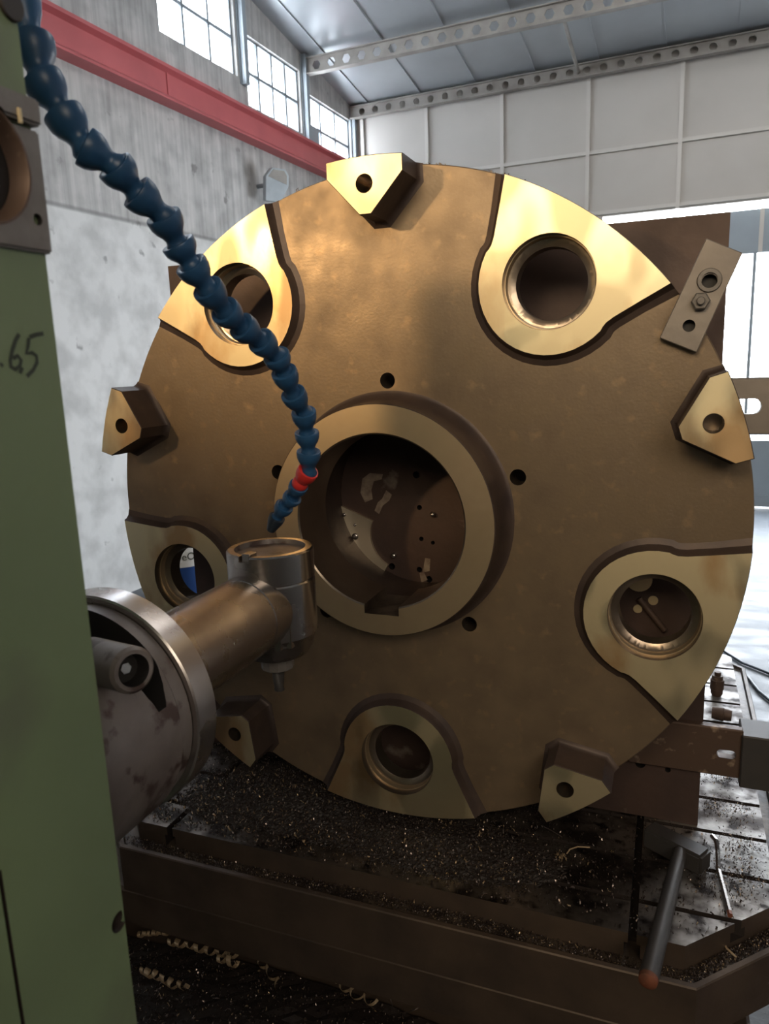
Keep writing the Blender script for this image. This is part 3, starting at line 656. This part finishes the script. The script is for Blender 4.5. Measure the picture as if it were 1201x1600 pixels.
tag(finish('steel_socket', bm, 'rustbar', smooth=35), 'brown steel socket lying on its side nearer than the screw jack', 'socket')

# ------------------------------------------------------------------ swarf
def flake(bm, p, s, mi, rnd):
    """one little curled chip: a bent strip of 3 quads with thickness"""
    a = rnd.uniform(0, 2*pi); ti = rnd.uniform(-.6, .6); rad = s*rnd.uniform(.5, 1.1); w = s*rnd.uniform(.25, .6); arc = rnd.uniform(1.2, 2.8)
    q = Matrix.Rotation(a, 3, 'Z') @ Matrix.Rotation(ti+rnd.choice((0, pi)), 3, 'X') @ Matrix.Rotation(rnd.uniform(0, 6.28), 3, 'Y')
    prev = None
    for i in range(4):
        t = arc*i/3-arc/2; c_ = Vector((rad*math.sin(t), 0, rad*math.cos(t)-rad*.6))
        v = (bm.verts.new(p+q @ (c_+Vector((0, w/2, 0)))), bm.verts.new(p+q @ (c_-Vector((0, w/2, 0)))))
        if prev: bm.faces.new([prev[0], v[0], v[1], prev[1]]).material_index = mi
        prev = v
def scatter(name, n, fn, label, smin=.003, smax=.008, seed=1, mix=(.72, .92)):
    rnd = random.Random(seed); bm = bmesh.new()
    for _ in range(n):
        p = fn(rnd)
        if p is None: continue
        t = rnd.random(); mi = 0 if t < mix[0] else (1 if t < mix[1] else 2)
        flake(bm, Vector(p), rnd.uniform(smin, smax), mi, rnd)
    me = bpy.data.meshes.new(name); bm.to_mesh(me); bm.free()
    for k in ('chipd', 'chipm', 'chipg'): me.materials.append(M[k])
    o = bpy.data.objects.new(name, me); COL.objects.link(o); return tag(o, label, 'metal chips', kind='stuff')
def mound(x, y):
    return .030*math.exp(-((x-.15)/.30)**2-((y+.07)/.11)**2) + .045*math.exp(-((x+.36)/.22)**2-((y-.03)/.14)**2)+.022*math.exp(-((x+.65)/.14)**2-((y+.06)/.10)**2)
def inside(x, y):
    return abs(x) < TX-.01 and y > Y0+.006 and (abs(x)+(Y0-y)) < TX-CH-.008+0*y
def on_table(r):
    for _ in range(40):
        x, y = r.uniform(-1.08, 1.08), r.uniform(-.255, .28)
        if not inside(x, y): continue
        h = mound(x, y); d = (.30 if x < .45 else .10) + min(1, h/.018)
        if x > .1: d *= 1.0
        if r.random() < d: return (x, y, ZT+.003+h*r.random()**.6)
# solid heart of the heap, so that the chips lie on something
bm = bmesh.new(); nx, ny = 300, 90; gv = {}
rr_ = random.Random(3)
for i in range(nx+1):
    for j in range(ny+1):
        x = -1.0+1.75*i/nx; y = -.25+.53*j/ny; h = mound(x, y); gv[i, j] = bm.verts.new((x, y, ZT-.002+max(0, h*.85-.003)+(rr_.uniform(-.003, .004) if h > .005 else 0)))
for i in range(nx):
    for j in range(ny):
        q4 = [gv[i, j], gv[i+1, j], gv[i+1, j+1], gv[i, j+1]]
        if max(v.co.z for v in q4) > ZT+.001: bm.faces.new(q4)
for v in [v for v in bm.verts if not v.link_faces]: bm.verts.remove(v)
heap = finish('chip_heap', bm, 'slot'); tag(heap, 'dark oily heap of fine chips under the lower edge of the disc', 'metal chips', kind='stuff')
scatter('table_chips', 17000, on_table, 'dark and straw coloured metal chips scattered over the slotted table', .002, .0085, 2, (.70, .95))
def left_side(r):
    for _ in range(30):
        x, y = r.uniform(-.95, .45), r.uniform(-.25, .12)
        if inside(x, y) and r.random() < .25+.75*(x < -.2): return (x, y, ZT+.007+mound(x, y))
scatter('coarse_chips', 420, left_side, 'coarser straw coloured chips lying among the dark chips on the left of the table', .006, .011, 9, (.25, .45))
def right_clump(r):
    cx_, cy_, s_ = r.choice(((1.03, .40, .035), (.98, .42, .03), (1.02, .12, .045), (1.06, .22, .05), (.98, .0, .04), (1.0, .60, .03), (1.05, .05, .04)))
    x, y = r.gauss(cx_, s_), r.gauss(cy_, s_)
    return (x, y, ZT+.004+abs(r.gauss(0, .008))) if inside(x, y) else None
scatter('corner_chips', 1500, right_clump, 'clumps of wet metal chips on the bright right side of the table', .003, .0065, 4, (.7, .85))
def channel(r):
    if r.random() < .72:
        x = r.uniform(-.93, .93); y = Y0 - r.uniform(.003, .045)
    else:
        t = r.random(); d = r.uniform(.004, .043); x = TX-CH+t*CH + d*.707; y = Y0+t*CH - d*.707
    h = .022*(math.sin(x*5+1)*.5+.5)*r.random() + .003
    return (x, y, -1.133+h)
scatter('channel_chips', 5500, channel, 'metal chips lying in the channel between the table and the tray rim', .003, .006, 5)
def pit(r):
    x, y = r.uniform(-1.45, 1.0), r.uniform(-1.25, -.16); h = .10*math.exp(-((x+.35)/.6)**2-((y+.45)/.4)**2)
    return (x, y, -1.69+h+r.random()*.02)
bm = bmesh.new(); gv = {}
for i in range(81):
    for j in range(41):
        x = -1.49+2.7*i/80; y = -1.32+1.18*j/40; h = .10*math.exp(-((x+.35)/.6)**2-((y+.45)/.4)**2); gv[i, j] = bm.verts.new((x, y, -1.698+h+rr_.uniform(0, .012)))
for i in range(80):
    for j in range(40): bm.faces.new([gv[i, j], gv[i+1, j], gv[i+1, j+1], gv[i, j+1]])
tag(finish('swarf_bed', bm, 'slot'), 'dark packed swarf filling the pan below the machine bed', 'metal chips', kind='stuff')
scatter('pan_chips', 16000, pit, 'loose metal chips in the pan at the bottom left', .003, .010, 6, (.62, .92))
scatter('rim_shavings', 60, lambda r: (lambda a: (math.cos(a)*1.003, r.uniform(.0, .05), math.sin(a)*1.003))(R(r.choice((r.uniform(66, 72), r.uniform(79, 83), r.uniform(104, 106))))), 'tiny shavings stuck along the top rim of the disc', .004, .009, 8, (.1, .3))

def curl(p, L_, rad, turns, w0, yaw, m_, lab):
    """helical chip"""
    bm = bmesh.new(); n = int(turns*10); ux = Vector((math.cos(yaw), math.sin(yaw), 0)); uy = Vector((-ux.y, ux.x, 0)); prev = None
    for i in range(n+1):
        t = 2*pi*turns*i/n; s = L_*i/n; bend = (i/n)**2*L_*.25; w = w0*(.7+.6*abs(math.sin(t*.21))); c_ = p + ux*s + uy*bend + uy*(rad*(1+.35*math.sin(t*.37+L_*90))*math.cos(t)) + Vector((0, 0, rad*math.sin(t)+rad+.012*math.sin(i/n*5)))
        v = (bm.verts.new(c_-ux*w/2), bm.verts.new(c_+ux*w/2), bm.verts.new(c_+ux*w/2+(p-p)+Vector((0, 0, .0006))), bm.verts.new(c_-ux*w/2+Vector((0, 0, .0006))))
        if prev:
            for a_, b_ in ((0, 1), (1, 2), (2, 3), (3, 0)): bm.faces.new([prev[a_], prev[b_], v[b_], v[a_]])
        prev = v
    return tag(finish('metal_curl', bm, m_, smooth=60), lab, 'metal curl', 'coiled chips in the pan')
PZ = -1.62
def curl_px(px0, py0, px1, py1, rad, turns, w, m_, lab, z=PZ):
    a, b = at(px0, py0, 2, z), at(px1, py1, 2, z); d = b-a; return curl(a, d.length, rad, turns, w*1.5, math.atan2(d.y, d.x), m_, lab)
curl_px(216, 1464, 330, 1474, .010, 15, .008, 'curlg', 'long straw coloured coiled chip, uppermost in the pan beside the green housing')
curl_px(262, 1476, 352, 1512, .012, 7, .011, 'curlg', 'thick coiled chip just below the uppermost long coil')
curl_px(220, 1522, 275, 1556, .013, 6, .012, 'curlg', 'short thick coiled chip close to the green housing in the pan')
curl_px(405, 1505, 430, 1556, .014, 3, .008, 'curlg', 'loose coil standing alone in the middle of the pan')
curl_px(490, 1510, 560, 1585, .016, 6, .006, 'curlg', 'spread springy coil at the right end of the pan')
curl_px(340, 1505, 366, 1512, .015, 2, .010, 'curlg', 'two turn thick coil between the long coil and the loose coil')
curl_px(440, 1500, 462, 1520, .022, 1.5, .003, 'chipm', 'thin grey looped chip above the loose coil')
curl_px(600, 1565, 650, 1600, .022, 1.2, .003, 'chipm', 'thin grey looped chip near the bottom edge of the picture')
# long bent shaving and clot on the table
P_ = [at(885, 1334, 2, ZT+.006), at(890, 1327, 2, ZT+.012), at(902, 1323, 2, ZT+.016), at(921, 1324, 2, ZT+.01)]
bm = bmesh.new(); tube(bm, P_, .0022, 6); tag(finish('metal_shaving', bm, 'curlg', smooth=50), 'long pale bent shaving on the table left of the mallet', 'shaving', 'single shavings')
P_ = [at(850, 1292, 2, ZT+.006), at(862, 1298, 2, ZT+.01), at(878, 1308, 2, ZT+.004)]
bm = bmesh.new(); tube(bm, P_, .0015, 6); tag(finish('metal_shaving', bm, 'chipm', smooth=50), 'thin shaving on the table below the lower right block of the disc', 'shaving', 'single shavings')
q = at(876, 1341, 2, ZT+.008); bm = bmesh.new()
rc = random.Random(12)
for _ in range(26): flake(bm, q+Vector((rc.gauss(0, .010), rc.gauss(0, .010), rc.uniform(0, .012))), .009, 0, rc)
tag(finish('chip_clot', bm, 'chipg'), 'pale clot of chips at the end of the long bent shaving', 'metal chips', kind='stuff')
P_ = [at(1127, 1465, 2, -1.124), at(1135, 1482, 2, -1.118), at(1150, 1496, 2, -1.124)]
bm = bmesh.new(); tube(bm, P_, .003, 6); tag(finish('metal_shaving', bm, 'curlg', smooth=50), 'pale curved shaving in the tray channel near the right corner', 'shaving', 'single shavings')

# ------------------------------------------------------------------ far things
q = atv(292, 900, 3.6); bpos = bw(q.x-.05, 3.6, ZF)
dz = q.z-ZF
dm = thing('oil_drum', 'blue drum with a white lettered band, seen through the left hole of the disc', 'drum', bpos)
zs = atv(297, 890, 3.35).z
bm = bmesh.new(); lathe(bm, bpos, bpos+Vector((0, 0, 1)), [(0.001, 0), (.001, .28), (.02, .29), (zs-ZF, .29), (zs-ZF, 0)], 48); finish('drum_body', bm, 'drum', dm, 40)
bm = bmesh.new(); lathe(bm, bpos, bpos+Vector((0, 0, 1)), [(zs-ZF, 0), (zs-ZF, .291), (zs-ZF+.34, .291), (zs-ZF+.36, .285), (zs-ZF+.36, 0)], 48); finish('white_band', bm, 'white', dm, 40, label='white upper band with dark letters')
fc = bpy.data.curves.new('lettering', 'FONT'); fc.body = 'BOeO'; fc.size = .10; fc.align_x = 'CENTER'; fc.extrude = .001
fo = bpy.data.objects.new('t', fc); COL.objects.link(fo); bpy.context.view_layer.update()
me = bpy.data.meshes.new_from_object(fo.evaluated_get(bpy.context.evaluated_depsgraph_get())); bpy.data.objects.remove(fo)
dirc = (CAM-bpos); ang0 = math.atan2(dirc.y, dirc.x)
for v in me.vertices:
    a = ang0 + v.co.x/.292; rr = .2925+v.co.z; v.co = Vector((bpos.x+rr*math.cos(a), bpos.y+rr*math.sin(a), zs+.07+v.co.y))
lt = bpy.data.objects.new('lettering', me); COL.objects.link(lt); me.materials.clear(); me.materials.append(M['ink']); lt.parent = dm; lt.matrix_parent_inverse = Matrix.Translation(-bpos); lt['label'] = 'dark letters'
# cables on the floor
for nm, pts, lab in (('floor_cable', [(1128, 1016), (1160, 1036), (1201, 1052), (1260, 1080)], 'thin dark cable on the pale floor beyond the table corner'),
                     ('floor_cable', [(1168, 1058), (1185, 1080), (1201, 1093), (1240, 1120)], 'second dark cable on the floor nearer to the table')):
    bm = bmesh.new(); tube(bm, [at(x, y, 2, ZF+.014) for x, y in pts], .012, 8); tag(finish(nm, bm, 'black', smooth=50), lab, 'cable', 'cables on the floor')
bpy.context.view_layer.update()
